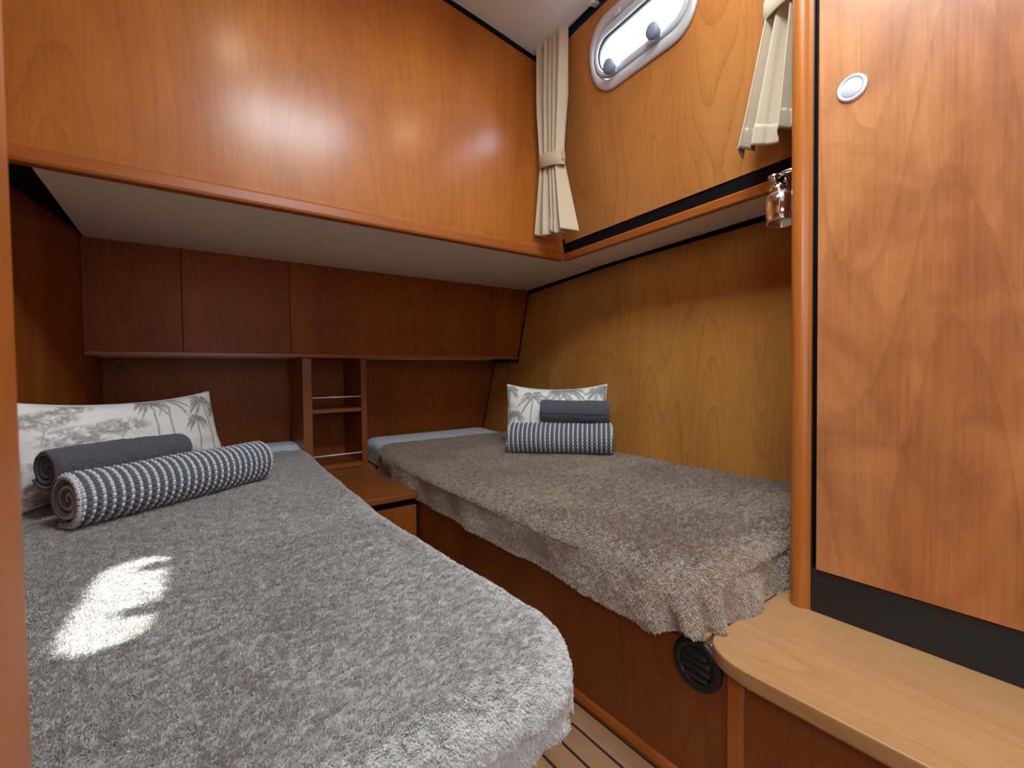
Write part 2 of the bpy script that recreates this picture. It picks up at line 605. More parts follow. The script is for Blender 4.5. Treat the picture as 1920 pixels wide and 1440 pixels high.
wf = [tuple(p.vertices) for p in me.polygons]
bm.free()
wall_r = fixn(obj('wall_upper_right', wv, wf, M_WINDOW, kind='structure'))
# black band above (behind the curtain rail) and shadow strip below
struct(MB().slab([wp(-.02, .70, -.012), wp(1.095, .70, -.012), wp(1.095, .86, -.012), wp(-.02, .86, -.012)], -N*.02), 'trim_4', M_SKYBAND)
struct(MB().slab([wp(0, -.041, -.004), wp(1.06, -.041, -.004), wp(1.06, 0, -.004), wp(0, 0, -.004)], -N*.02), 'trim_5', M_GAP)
struct(MB().slab([wp(-.001, -.04, .0015), wp(.012, -.04, .0015), wp(.012, .02, .0015), wp(-.001, .02, .0015)], -N*.006), 'trim_6', M_GAP)
# moulding below the strip and its underside
ms = MB()
P = [(-.0, -.041), (.012, -.041), (.016, -.045), (.016, -.066), (.012, -.070), (-.010, -.070), (-.010, -.045)]
v = [wp(u, b, d) for u in (.006, 1.06) for (d, b) in P]
n = len(P)
ms.add(v, [tuple(range(n)), tuple(range(n, 2*n))]+[(i, (i+1) % n, n+(i+1) % n, n+i) for i in range(n)])
struct(ms, 'trim_7', M_TRIMY)

# lower hull lining: curved in plan, leaning outboard towards the top
ys = [2.60, 2.2, 1.9, 1.51, 1.3, .69, .40]
xb = [1.645, 1.592, 1.552, 1.525, 1.510, 1.507, 1.50]
xt = [1.845, 1.760, 1.695, 1.617, 1.585, 1.532, 1.52]
YY = np.linspace(2.60, .40, 34)
XB = np.interp(-YY, -np.array(ys), xb)
XT = np.interp(-YY, -np.array(ys), xt)
def hull_x(y, z):
    b = np.interp(-y, -np.array(ys), xb)
    t = np.interp(-y, -np.array(ys), xt)
    return b + (t-b)*(z+.36)/(.475+.36)
def hull_strip(z0, z1, d0, d1):
    v, f = [], []
    for y in YY:
        for (z, d) in ((z0, d0), (z1, d0), (z1, d1), (z0, d1)):
            v.append((hull_x(y, z)+d, y, z))
    n = len(YY)
    for i in range(n-1):
        for j in range(4):
            f.append((4*i+j, 4*i+(j+1) % 4, 4*i+4+(j+1) % 4, 4*i+4+j))
    f += [(0, 1, 2, 3), (4*n-4, 4*n-3, 4*n-2, 4*n-1)]
    o = fixn(obj('x', v, f, None, kind='structure', smooth=True))
    es = o.modifiers.new('edges', 'EDGE_SPLIT')
    es.split_angle = math.radians(30)
    return o
wl = hull_strip(-.78, .474, 0, .02)
wl.name = 'wall_lower_right'
wl.data.materials.append(M_HULL)
tr = hull_strip(.474, .530, .004, .03)
tr.name = 'trim_8'
tr.data.materials.append(M_GAP)

# left lining
LW = [(-.245, 2.60), (-.264, 2.2), (-.325, 1.9), (-.385, 1.5), (-.41, 1.0), (-.42, .30)]
def left_x(y):
    return np.interp(y, [.3, 1.0, 1.5, 1.9, 2.2, 2.6], [-.42, -.41, -.385, -.325, -.264, -.245])
lm = MB()
lm.hexa(LW + [(p[0]-.03, p[1]) for p in LW[::-1]], -.78, .60)
struct(lm, 'wall_left', M_DARK)
# recess at the head of the berths
struct(MB().box(-.30, 1.80, 2.56, 2.59, -.78, .56), 'wall_back', M_DARK)

# white soffit panels in the side deck underside
def sofz(x, y, side):
    t = (y-1.452)/(2.222-1.452) if side == 'back' else (x-(1.245+.092*(y-.41)))/.26
    return .478+.0205*min(1, max(0, t)) if side == 'back' else .4725+.026*min(1, max(0, t))
s1 = struct(MB().slab([(-.253, 1.452, .478), (1.345, 1.452, .478), (1.595, 1.530, .480), (1.757, 2.222, .4985), (-.252, 2.222, .4985)], (0, 0, .012)), 'ceiling_back', M_SOFFIT)
s2 = struct(MB().slab([(1.352, 1.446, .4725), (1.245, .41, .4725), (1.512, .41, .4985), (1.532, .70, .4985), (1.586, 1.516, .481)], (0, 0, .012)), 'ceiling_right', M_SOFFIT)
struct(MB().box(-.65, 1.95, 1.43, 2.70, .514, .53), 'ceiling_void', M_GAP)
struct(MB().hexa([(1.29, .40), (1.75, .40), (1.9, 1.6), (1.38, 1.6)], .514, .53), 'ceiling_void_right', M_GAP)
def cap(x, y, par, side):
    MB().lathe([(.0068, 0), (.0064, -.0016), (.004, -.0026), (.0005, -.0028)], (x, y, sofz(x, y, side)), n=12).obj('screw_cap', M_CAP, par, smooth=True)
for px_, py_ in ((-.17, 1.53), (.20, 1.53), (.62, 1.53), (1.05, 1.53), (1.34, 1.53), (-.17, 2.14), (.24, 2.14), (.68, 2.14), (1.12, 2.14), (1.55, 2.12), (1.50, 1.70)):
    cap(px_, py_, s1, 'back')
for px_, py_ in ((1.45, 1.40), (1.42, 1.06), (1.39, .78), (1.37, .54)):
    cap(px_, py_, s2, 'right')

# wardrobe bulkhead, rounded post and door jamb in the foreground
struct(MB().box(1.031, 1.62, .33, .408, -.4775, 1.386), 'wall_wardrobe', M_TRIM)
post = [(1.002, .374), (1.002, .3815), (.996, .386), (.9935, .393), (.9945, .402), (.999, .409), (1.006, .4135), (1.016, .4155), (1.04, .4155), (1.04, .374)]
struct(MB().hexa(post, -.478, 1.36), 'trim_9', M_TRIM, bev=.0008)
jb = MB().box(-.45, -.057, .243, .30, -.773, 1.34)
jamb = struct(jb, 'door_1', M_TRIM, bev=.006)
# surroundings behind the photographer
struct(MB().box(-.67, -.64, -1.0, .30, -.80, 1.39), 'wall_passage', M_DARK)
struct(MB().box(-.67, 1.7, -1.03, -1.0, -.80, 1.39), 'wall_passage_end', M_DARK)
struct(MB().box(-.67, -.42, .27, .30, -.80, 1.39), 'wall_front', M_DARK)
struct(MB().box(-.65, -.62, .30, 1.45, .55, 1.39), 'wall_upper_left', M_PANEL)
struct(MB().box(1.27, 1.30, .30, .52, .50, 1.42), 'wall_outer', M_GAP)
# skirting along the berth front
bs = MB()
P = [(.75, -.773), (.7375, -.773), (.7375, -.765), (.742, -.757), (.75, -.754)]
v = [(a, y, b) for y in (.41, 1.62) for a, b in P]
n = len(P)
bs.add(v, [tuple(range(n)), tuple(range(n, 2*n))]+[(i, (i+1) % n, n+(i+1) % n, n+i) for i in range(n)])
struct(bs, 'baseboard_right', M_TRIMY)

# ------------------------------------------------------------------ window
win = bpy.data.objects.new('window_1', None)
COL.objects.link(win)
WORLD['window_1'] = wp(WU, WV-WH/2, 0) + Vector((0, 0, H))
win.location = WORLD['window_1']
win['kind'] = 'structure'
ring_loops([(.016, -.045), (.002, -.001), (0, .002), (0, .006), (.003, .010), (.010, .0125), (.017, .0115), (.022, .007), (.0235, .0), (.0235, -.012), (.026, -.045)], M_ALU, 'window_frame', win, close=True)
ring_loops([(.0245, -.010), (.0245, .006), (.027, .010), (.032, .011), (.038, .010), (.041, .006), (.0415, -.010)], M_SASH, 'sash', win, close=True)
ring_loops([(.0405, -.010), (.0405, .0035), (.0440, .0025), (.0445, -.010)], M_SEAL, 'seal', win, close=True)
P = opening(.0415)
n = len(P)
fixn(obj('glass_pane', [wp(WU+a, WV+b, d) for d in (-.007, -.010) for a, b in P],
    [tuple(range(n)), tuple(range(n, 2*n))[::-1]]+[(i, n+i, n+(i+1) % n, (i+1) % n) for i in range(n)], M_GLASS, win))
for u in (.394, .577):
    kb = MB().lathe([(.006, 0), (.0075, .012), (.0185, .014), (.0225, .019), (.024, .027), (.022, .035), (.016, .040), (.006, .0415), (.0006, .0416)], wp(u, .488, .006), N, 24)
    ko = kb.obj('clamp_knob', M_KNOB, win, smooth=True)
    MB().slab([wp(u-.010, .470, .010), wp(u+.010, .470, .010), wp(u+.010, .496, .010), wp(u-.010, .496, .010)], N*.006).obj('clamp_tongue', M_SASH, ko, bev=.002)
MB().slab([wp(.425, .626, .010), wp(.447, .626, .010), wp(.447, .642, .010), wp(.425, .642, .010)], N*.006).obj('hinge', M_ALU, win, bev=.001)
MB().slab([wp(.575, .626, .010), wp(.597, .626, .010), wp(.597, .642, .010), wp(.575, .642, .010)], N*.006).obj('hinge', M_ALU, win, bev=.001)

# curtain rail
rail = thing('curtain_rail', 'thin metal curtain rail on the black strip over the porthole', 'curtain rail', tuple(wp(.5, .722, .002)))
MB().slab([wp(.02, .727, .016), wp(1.05, .727, .016), wp(1.05, .7335, .016), wp(.02, .7335, .016)], -N*.012).obj('track', M_STEEL, rail, bev=.001)
for u in (.03, .335, .70, 1.03):
    MB().slab([wp(u-.010, .720, .018), wp(u+.010, .720, .018), wp(u+.010, .742, .018), wp(u-.010, .742, .018)], -N*.03).obj('bracket', M_STEEL, rail, bev=.0015)

# ------------------------------------------------------------------ curtains
def curtain(name, label, xf, tops, ties, bots, zt, ztie, zb, nf, seed, hemtilt=0):
    """tops/ties/bots: (y left, y right) of the gathered cloth at the rail, the tie and the hem"""
    root = thing(name, label, 'curtain', (xf(0), (bots[0]+bots[1])/2, zb), group='beige curtains at the porthole')
    ns, ntt = 181, 90
    s = np.linspace(0, 1, ns)
    T = np.linspace(0, 1, ntt)
    Z = zt + (zb-zt)*T
    tt = (zt-ztie)/(zt-zb)
    yl = np.interp(T, [0, tt*.55, tt*.9, tt, tt*1.08, 1], [tops[0], tops[0]*.7+ties[0]*.3, ties[0]*.93+tops[0]*.07, ties[0], ties[0]*.97+bots[0]*.03, bots[0]])
    yr = np.interp(T, [0, tt*.55, tt*.9, tt, tt*1.08, 1], [tops[1], tops[1]*.7+ties[1]*.3, ties[1]*.93+tops[1]*.07, ties[1], ties[1]*.97+bots[1]*.03, bots[1]])
    amp = np.interp(T, [0, tt*.5, tt, tt+.06, 1], [.013, .019, .012, .016, .026])
    wob = .05*np.sin(s*9+seed)
    V = np.zeros((ntt, ns, 3))
    for i in range(ntt):
        ph = 2*math.pi*nf*(s+wob + .02*np.sin(T[i]*5+s*11+seed))
        fold = np.sin(ph)
        fold = np.sign(fold)*np.abs(fold)**.75
        sw = s + (.30/nf/2/math.pi)*np.sin(2*ph)*1.2
        var = .6+.7*vnoise(s*nf*.9+seed, np.full(ns, T[i]*1.5), 5)
        V[i, :, 1] = yl[i] + (yr[i]-yl[i])*sw
        V[i, :, 0] = xf(T[i]) - amp[i]*fold*var
        V[i, :, 2] = Z[i] + (hemtilt*(s-.5) + .006*np.sin(ph*.5+seed))*max(0, (T[i]-tt)/(1-tt))
    fo = fixn(obj('fabric', V.reshape(-1, 3), grid_faces(ntt, ns), M_LINEN, root, smooth=True))
    md = fo.modifiers.new('thick', 'SOLIDIFY')
    md.thickness = .0016
    # stitched hem: a second layer at the lower edge, just proud
    i0 = int(ntt*.93)
    hv = V[i0:].copy()
    hv[:, :, 0] -= .0016
    ho = fixn(obj('hem', hv.reshape(-1, 3), grid_faces(ntt-i0, ns), M_LINEN, root, smooth=True))
    md = ho.modifiers.new('thick', 'SOLIDIFY')
    md.thickness = .0012
    # tieback band: flattened ring round the gather
    c = Vector((xf(tt), (ties[0]+ties[1])/2, ztie))
    a_y = abs(ties[1]-ties[0])/2+.006
    a_x = .024
    tv, tf = [], []
    nn, hh = 40, [(-.026, .0), (-.024, .0025), (0, .0035), (.024, .0025), (.026, 0)]
    for (dz, dr) in hh:
        for k in range(nn):
            a = 2*math.pi*k/nn
            yy = (a_y+dr)*math.cos(a)
            tv.append((c.x+(a_x+dr)*math.sin(a), c.y+yy, c.z+dz*1.0 + .012*(yy/a_y)*(1 if seed < 5 else -1)))
    tf = [(i*nn+k, i*nn+(k+1) % nn, (i+1)*nn+(k+1) % nn, (i+1)*nn+k) for i in range(len(hh)-1) for k in range(nn)]
    to = fixn(obj('tieback', tv, tf, M_LINEN, root, smooth=True))
    md = to.modifiers.new('thick', 'SOLIDIFY')
    md.thickness = .003
    MB().slab([(c.x-.012, c.y-a_y-.004, c.z-.022), (c.x-.012, c.y-a_y-.004, c.z+.018), (c.x-.010, c.y-a_y-.014, c.z+.016), (c.x-.010, c.y-a_y-.014, c.z-.020)], (.002, 0, 0)).obj('tieback_tab', M_LINEN, to)
    return root
curtain('curtain', 'full beige linen curtain gathered in the corner left of the porthole', lambda t: 1.166+.010*t, (1.388, 1.232), (1.383, 1.265), (1.408, 1.215), 1.252, .80, .525, 5, 1.3, hemtilt=-.02)
curtain('curtain', 'beige linen curtain right of the porthole, partly hidden by the post', lambda t: 1.158+.016*t, (.56, .43), (.535, .44), (.605, .44), 1.252, .865, .556, 4, 6.1, hemtilt=.02)

# ------------------------------------------------------------------ overhead box across the berth heads
box = thing('overhead_box', 'long dark cherry box across the berth heads under the white soffit', 'cabinet', (.72, 2.39, .075))
xr0, xr1 = hull_x(2.22, .08), hull_x(2.22, .497)
sheets = [(-.262, .026), (.028, .415), (.417, None)]
for (a, b) in sheets:
    if b is None:
        MB().slab([(a, 2.22, .094), (xr0-.006, 2.22, .094), (xr1-.006, 2.22, .4975), (a, 2.22, .4975)], (0, .016, 0)).obj('panel', M_DARK, box, bev=.0006)
    else:
        MB().slab([(a, 2.22, .094), (b, 2.22, .094), (b, 2.22, .4975), (a, 2.22, .4975)], (0, .016, 0)).obj('panel', M_DARK, box, bev=.0006)
MB().box(-.262, hull_x(2.22, .07)-.004, 2.2165, 2.240, .076, .0938).obj('edge_strip', M_TRIMX, box, bev=.002)
MB().hexa([(-.255, 2.241), (hull_x(2.24, .08)-.01, 2.241), (hull_x(2.55, .08)-.03, 2.558), (-.243, 2.558)], .080, .0935).obj('bottom_panel', M_SOFFIT, box)
struct(MB().slab([(hull_x(2.215, .05)-.010, 2.2155, .05), (hull_x(2.215, .05)+.0, 2.2155, .05), (hull_x(2.215, .48), 2.2155, .48), (hull_x(2.215, .48)-.005, 2.2155, .48)], (0, .004, 0)), 'trim_10', M_GAP)
struct(MB().slab([(hull_x(2.55, -.36)-.004, 2.553, -.36), (hull_x(2.55, -.36)+.01, 2.553, -.36), (hull_x(2.55, .07)+.01, 2.553, .07), (hull_x(2.55, .07)-.004, 2.553, .07)], (0, .006, 0)), 'trim_11', M_GAP)
struct(MB().hexa([(hull_x(2.24, .06)-.14, 2.25), (hull_x(2.24, .06)-.002, 2.222), (hull_x(2.55, .06)-.002, 2.55), (hull_x(2.55, .06)-.05, 2.55)], .066, .0755), 'trim_12', M_GAP)

# ------------------------------------------------------------------ open shelf unit between the berths
su = thing('shelf_unit', 'narrow open cherry shelf unit between the two berths with steel rails', 'shelf', (.61, 2.4, -.455))
MB().box(.466, .506, 2.25, 2.555, -.455, .0755).obj('side_panel', M_SHELF, su, bev=.0015)
MB().box(.733, .760, 2.25, 2.555, -.455, .0755).obj('side_panel', M_SHELF, su, bev=.0015)
MB().box(.5065, .7325, 2.54, 2.555, -.455, .0755).obj('back_panel', M_DARK, su)
MB().box(.5065, .7325, 2.252, 2.539, -.184, -.166).obj('shelf', M_SHELFX, su, bev=.001)
MB().box(.5065, .7325, 2.252, 2.539, -.455, -.432).obj('shelf', M_SHELFX, su, bev=.001)
for z in (-.111, -.388):
    MB().tube([(.5062, 2.262, z), (.7328, 2.262, z)], .0036, 10).obj('rail', M_STEEL, su, smooth=True)

# bedside cabinet with table top
bc = thing('bedside_cabinet', 'low cherry bedside cabinet with bare table top between the berths', 'cabinet', (.57, 1.95, -.773))
MB().box(.40, .745, 1.625, 2.249, -.479, -.4555).obj('table_top', M_TABLE, bc, bev=.002)
MB().box(.40, .7495, 1.652, 1.70, -.773, -.4795).obj('carcass', M_GAP, bc)
MB().box(.40, .738, 1.638, 1.655, -.765, -.508).obj('door', M_DARK, bc, bev=.0015)

# ------------------------------------------------------------------ berths
rb = thing('berth_base', 'right hand berth base with dark cherry front panel and air vent', 'bed', (1.1, 1.0, -.773))
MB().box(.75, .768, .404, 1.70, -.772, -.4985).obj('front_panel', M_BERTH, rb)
P = [(.752, .448), (1.497, .448)] + [(float(hull_x(y, -.47))-.012, y) for y in (.7, 1.3, 1.6, 1.9, 2.2, 2.54)] + [(.762, 2.54), (.762, 1.634), (.752, 1.634)]
MB().hexa(P, -.496, -.4785).obj('platform', M_COUNTER, rb, bev=.002)
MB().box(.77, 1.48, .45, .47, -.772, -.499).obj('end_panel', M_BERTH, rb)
lb = thing('berth_base', 'left hand berth base almost wholly covered by a draped blanket', 'bed', (.05, 1.4, -.773))
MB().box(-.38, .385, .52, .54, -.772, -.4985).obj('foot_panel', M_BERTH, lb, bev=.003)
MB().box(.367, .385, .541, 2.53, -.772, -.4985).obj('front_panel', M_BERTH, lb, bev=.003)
MB().hexa([(-.385, .50), (.39, .50), (.39, 2.245), (.46, 2.25), (.46, 2.54), (-.24, 2.54), (-.26, 2.2), (-.32, 1.9), (-.38, 1.5)], -.498, -.4785).obj('platform', M_COUNTER, lb, bev=.002)

def lerp_tab(y, tab):
    tab = sorted(tab)
    return np.interp(y, [a for a, b in tab], [b for a, b in tab])

def drape(pu, pv, rect, Rc, r, top, hem, flat_sides=()):
    """cloth coords -> 3-D over a rounded box (rect = outer x0,x1,y0,y1)"""
    x0, x1, y0, y1 = rect
    ins = Rc + r
    qx = np.clip(pu, x0+ins, x1-ins)
    qy = np.clip(pv, y0+ins, y1-ins)
    dx, dy = pu-qx, pv-qy
    D = np.hypot(dx, dy) + 1e-9
    nxn, nyn = dx/D, dy/D
    d = D - Rc
    flat = d <= 0
    th = np.clip(d/r, 0, math.pi/2)
    over = np.clip(d - r*math.pi/2, 0, None)
    rad = Rc + r*np.sin(th)
    X = np.where(flat, pu, qx + nxn*rad)
    Y = np.where(flat, pv, qy + nyn*rad)
    Z = np.where(flat, top, top - r*(1-np.cos(th)) - over)
    Z = np.maximum(Z, hem)
    return X, Y, Z, nxn, nyn, np.clip(d, 0, None), over

def make_bed(prefix, mlabel, blabel, rect, shift, Rc, r, top, hem_z, y_head, mat_rect, wall_side, seed, folds, head):
    x0, x1, y0, y1 = rect
    def fit(X, Y, a, b, gap):
        # the wall side follows the curved lining, the open side follows the berth edge
        if wall_side == 'L':
            lo = left_x(Y) + gap
            hi = b + shift(Y)
        else:
            lo = a + shift(Y)
            hi = np.interp(-Y, -np.array(ys), xb) - gap
        return np.where(X > b, hi + (X-b), np.where(X < a, lo + (X-a), lo + (X-a)*(hi-lo)/(b-a)))
    # mattress with fitted white sheet
    mx0, mx1, my0, my1 = mat_rect
    n1, n2 = 70, 130
    su_ = np.linspace(mx0-.10, mx1+.10, n1)
    sv_ = np.linspace(my0-.10, my1+.10, n2)
    PU, PV = np.meshgrid(su_, sv_, indexing='ij')
    X, Y, Z, nX, nY, d, over = drape(PU, PV, mat_rect, .03, .035, top-.004, -.4775)
    Z = Z - .009*np.clip((y_head+.01-Y)/.05, 0, 1)*(Z > top-.06)
    Z = Z + head*np.clip((Y-y_head-.015)/.07, 0, 1)*(Z > top-.06) - .003*(vnoise(PU*9, PV*9, seed)-.5)*(d > 0)
    X = fit(X, Y, mx0, mx1, .008 if wall_side == 'L' else .030)
    fixn(obj('mattress', np.stack([X, Y, Z], -1).reshape(-1, 3), grid_faces(n1, n2), M_SHEET, smooth=True, label=mlabel, cat='mattress'))
    # blanket
    drop = top - hem_z
    ext = drop - r + r*math.pi/2
    ul = (x0 if wall_side != 'L' else x0) - (0 if wall_side == 'L' else ext-r)
    ur = x1 + (0 if wall_side == 'R' else ext-r)
    vl = y0 - (ext-r)
    step = .0068
    gu = np.arange(ul, ur+step*.5, step)
    gv = np.arange(vl, y_head+step*.5, step)
    PU, PV = np.meshgrid(gu, gv, indexing='ij')
    hem_a = hem_z if wall_side == 'L' else None
    rr = [x0, x1, y0, y1+.6]
    rr[0 if wall_side == 'L' else 1] += -.5 if wall_side == 'L' else .5
    X, Y, Z, nX, nY, d, over = drape(PU, PV, rr, Rc, r, top, hem_z)
    if wall_side == 'L':       # shorter overhang at the foot
        Z = np.maximum(Z, hem_z + .068*np.clip((-nY-.25)/.5, 0, 1))
    if wall_side == 'R':       # the foot end rests on the counter
        Z = np.maximum(Z, -.490 + .0125*np.clip((-nY-.15)/.3, 0, 1))
    s = math.atan2(1, 1)
    per = np.where(np.abs(nX) > np.abs(nY), PV, PU)
    fd = folds(PU, PV, nX, nY, over)
    X = X + nX*fd
    Y = Y + nY*fd
    soft = (vnoise(PU*6, PV*5, seed+1)-.5)*.008 + (vnoise(PU*16, PV*14, seed+2)-.5)*.004
    Z = Z + np.where(over > 0, 0, soft)
    X = X + nX*np.where(over > 0, soft*1.6, 0)
    Y = Y + nY*np.where(over > 0, soft*1.6, 0)
    Z = np.where(PV > y_head-.02, Z + .000 - .004*np.clip((PV-y_head+.02)/.02, 0, 1), Z)
    X = fit(X, Y, x0, x1, .010)
    V = np.stack([X, Y, Z], -1)
    bl = fixn(obj('blanket', V.reshape(-1, 3), grid_faces(len(gu), len(gv)), M_FLEECE, smooth=True, label=blabel, cat='blanket', group='taupe fleece blankets'))
    return bl, V, PU, PV

def pile(blanket, V, PU, PV, n, length, seed, dens_fn, lean0, pmat, nap):
    nu, nv = V.shape[:2]
    # face areas -> sampling
    e1 = V[1:, :-1]-V[:-1, :-1]
    e2 = V[:-1, 1:]-V[:-1, :-1]
    nrm = np.cross(e1, e2)
    ar = np.linalg.norm(nrm, axis=-1)
    nh = nrm/(ar[..., None]+1e-12)
    nh *= np.where(nh[..., 2:3] < -.15, -1, 1)
    cen = V[:-1, :-1]+.5*e1+.5*e2
    wgt = (ar*dens_fn(cen)).ravel()
    rng = np.random.default_rng(seed)
    idx = np.searchsorted(np.cumsum(wgt)/wgt.sum(), rng.random(n))
    idx = np.clip(idx, 0, len(wgt)-1)
    a, b = rng.random((n, 1)), rng.random((n, 1))
    P = V[:-1, :-1].reshape(-1, 3)[idx] + e1.reshape(-1, 3)[idx]*a + e2.reshape(-1, 3)[idx]*b
    NN = nh.reshape(-1, 3)[idx]
    T1 = e1.reshape(-1, 3)[idx]
    T1 = T1/(np.linalg.norm(T1, axis=1, keepdims=True)+1e-12)
    T2 = np.cross(NN, T1)
    su_ = PU[:-1, :-1].ravel()[idx] + a[:, 0]*.0068
    sv_ = PV[:-1, :-1].ravel()[idx] + b[:, 0]*.0068
    # brushed direction: large patches plus small locks leaning together
    big = vnoise(su_*7, sv_*7, seed)*2-1
    big2 = vnoise(su_*7, sv_*7, seed+9)*2-1
    lock = vnoise(su_*130, sv_*210, seed+3)*2-1
    lock2 = vnoise(su_*130, sv_*210, seed+4)*2-1
    jit = rng.normal(0, .22, (n, 2))
    l1 = lean0[0] + nap*big + .55*lock + jit[:, 0]
    l2 = lean0[1] + nap*big2 + .55*lock2 + jit[:, 1]
    D = NN + T1*l1[:, None] + T2*l2[:, None]
    D[:, 2] -= .75*(1-np.abs(NN[:, 2]))          # pile hangs down on the sides
    D /= np.linalg.norm(D, axis=1, keepdims=True)
    ln = length*(.7+.6*rng.random(n))*(.75+.5*vnoise(su_*60, sv_*60, seed+6))
    side = np.cross(NN, D)
    curl = rng.normal(0, .18, (n, 1))
    p0 = P - NN*.001
    p1 = P + NN*(ln*.45)[:, None] + (D-NN)*(ln*.25)[:, None]
    p2 = P + D*ln[:, None] + side*curl*ln[:, None]
    pts = np.stack([p0, p1, p2], 1).reshape(-1, 3)
    base = WORLD[blanket.name]
    pts = pts + np.array([0, 0, H]) - np.array(base)
    hc = bpy.data.hair_curves.new('pile')
    hc.add_curves([3]*n)
    hc.attributes['position'].data.foreach_set('vector', pts.astype(np.float32).ravel())
    ra = hc.attributes.get('radius') or hc.attributes.new('radius', 'FLOAT', 'POINT')
    rad = np.tile(np.array([.00062, .00062, .0003], dtype=np.float32), n)
    ra.data.foreach_set('value', rad)
    hc.materials.append(pmat)
    ho = bpy.data.objects.new('pile', hc)
    COL.objects.link(ho)
    ho.parent = blanket
    ho['kind'] = 'stuff'
    return ho

# left berth
def shiftL(y):
    return lerp_tab(y, [(.3, .0), (.55, 0.0), (.8, -.012), (1.15, -.018), (1.7, .008), (2.4, .058), (2.6, .07)])
def foldsL(PU, PV, nX, nY, over):
    ang = np.arctan2(nY, nX)
    k = np.clip(over/.08, 0, 1)
    corner = np.exp(-((ang+.8)/.5)**2)
    return k*(.006*np.sin(ang*14) + .010*corner*np.sin(ang*11+1)) + .004*k*np.sin(PV*21+2)*(np.abs(nX) > .9)
blL, VL, PUL, PVL = make_bed('left', 'left berth mattress in a white sheet, showing behind the printed cushion', 'taupe fleece blanket spread over the left berth in the foreground',
    (-.40, .445, .395, 2.6), shiftL, .075, .055, -.350, -.505, 2.29, (-.40, .43, .505, 2.545), 'L', 3, foldsL, .020)
# right berth
def shiftR(y):
    return lerp_tab(y, [(.4, -.035), (.6, -.022), (.9, -.022), (1.3, -.012), (1.7, .0), (2.2, .045), (2.6, .075)])
def foldsR(PU, PV, nX, nY, over):
    ang = np.arctan2(nY, nX)       # -pi .. -pi/2 at the foot corner
    k = np.clip(over/.07, 0, 1)
    foot = np.clip(-nY, 0, 1)
    c = (np.exp(-((ang+2.25)/.55)**2) + .8*foot)
    f1 = .010*c*np.sin(ang*6+PU*38+1)
    f2 = .006*np.sin(PV*11+1)+.003*np.sin(PV*27)+.012*(vnoise(PV*9, PU*4, 77)-.5)
    return k*(f1 + f2*np.clip(-nX, 0, 1)) + .010*c*k
blR, VR, PUR, PVR = make_bed('right', 'right berth mattress in a white sheet, bare strip beside the shelf unit', 'taupe fleece blanket hanging over the edge of the right berth',
    (.742, 1.475, .452, 2.6), shiftR, .05, .05, -.350, -.490, 2.19, (.765, 1.475, .50, 2.545), 'R', 8, foldsR, .0)

def densL(c):
    d = np.linalg.norm(c, axis=-1)
    return np.clip(1/(d*d), .12, 4)*(c[..., 0] > -.36)
def densR(c):
    d = np.linalg.norm(c, axis=-1)
    return np.clip(1/(d*d), .15, 2)
pile(blL, VL, PUL, PVL, 480000, .0052, 21, densL, (.25, -.35), M_PILE_LIT, .14)
pile(blR, VR, PUR, PVR, 260000, .0052, 33, densR, (-.2, -.3), M_PILE_SHADED, .32)

# ------------------------------------------------------------------ cushions
def seg_dist(X, Y, x0, y0, x1, y1):
    dx, dy = x1-x0, y1-y0
    t = np.clip(((X-x0)*dx+(Y-y0)*dy)/(dx*dx+dy*dy+1e-12), 0, 1)
    return np.hypot(X-x0-t*dx, Y-y0-t*dy), t
def palm(img, X, Y, x, y, h, lean, rnd, frond=.085, nf=11, tone=.85):
    pts = [(x+lean*h*(t**1.6), y+h*t) for t in np.linspace(0, 1, 6)]
    for (a, b) in zip(pts[:-1], pts[1:]):
        d, t = seg_dist(X, Y, *a, *b)
        img[:] = np.maximum(img, tone*.8*np.clip(1.6-d/.0028, 0, 1))
    cx, cy = pts[-1]
    for i in range(nf):
        a = math.radians(-35 + 250*i/(nf-1) + rnd.uniform(-8, 8))
        L = frond*rnd.uniform(.75, 1.1)
        droop = .55*L
        prev = (cx, cy)
        for k in range(1, 7):
            t = k/6
            q = (cx+math.cos(a)*L*t, cy+math.sin(a)*L*t*.8 - droop*t*t)
            d, tt = seg_dist(X, Y, *prev, *q)
            wdt = .0052*math.sin(math.pi*min(1, t*.85+.12))+.0008
            img[:] = np.maximum(img, tone*rnd.uniform(.7, 1)*np.clip(1.4-d/wdt, 0, 1))
            prev = q
def canopy(img, X, Y, x, y, w, h, seed, tone=.7):
    """flat topped leafy tree"""
    e = ((X-x)/w)**2 + ((Y-y)/h)**2
    nz = vnoise(X*160, Y*220, seed)*.6+vnoise(X*60, Y*90, seed+1)*.7
    img[:] = np.maximum(img, tone*np.clip((1.15-e)*1.4, 0, 1)*np.clip((nz-.34)*2.4, 0, 1))
    for (a, b) in (((-.15, -2.6), (.0, -1.2)), ((0, -1.2), (-.4, -.2)), ((0, -1.2), (.3, -.3)), ((0, -1.2), (.02, 0))):
        d, t = seg_dist(X, Y, x+a[0]*w, y+a[1]*h, x+b[0]*w, y+b[1]*h)
        img[:] = np.maximum(img, tone*.8*np.clip(1.5-d/.002, 0, 1))

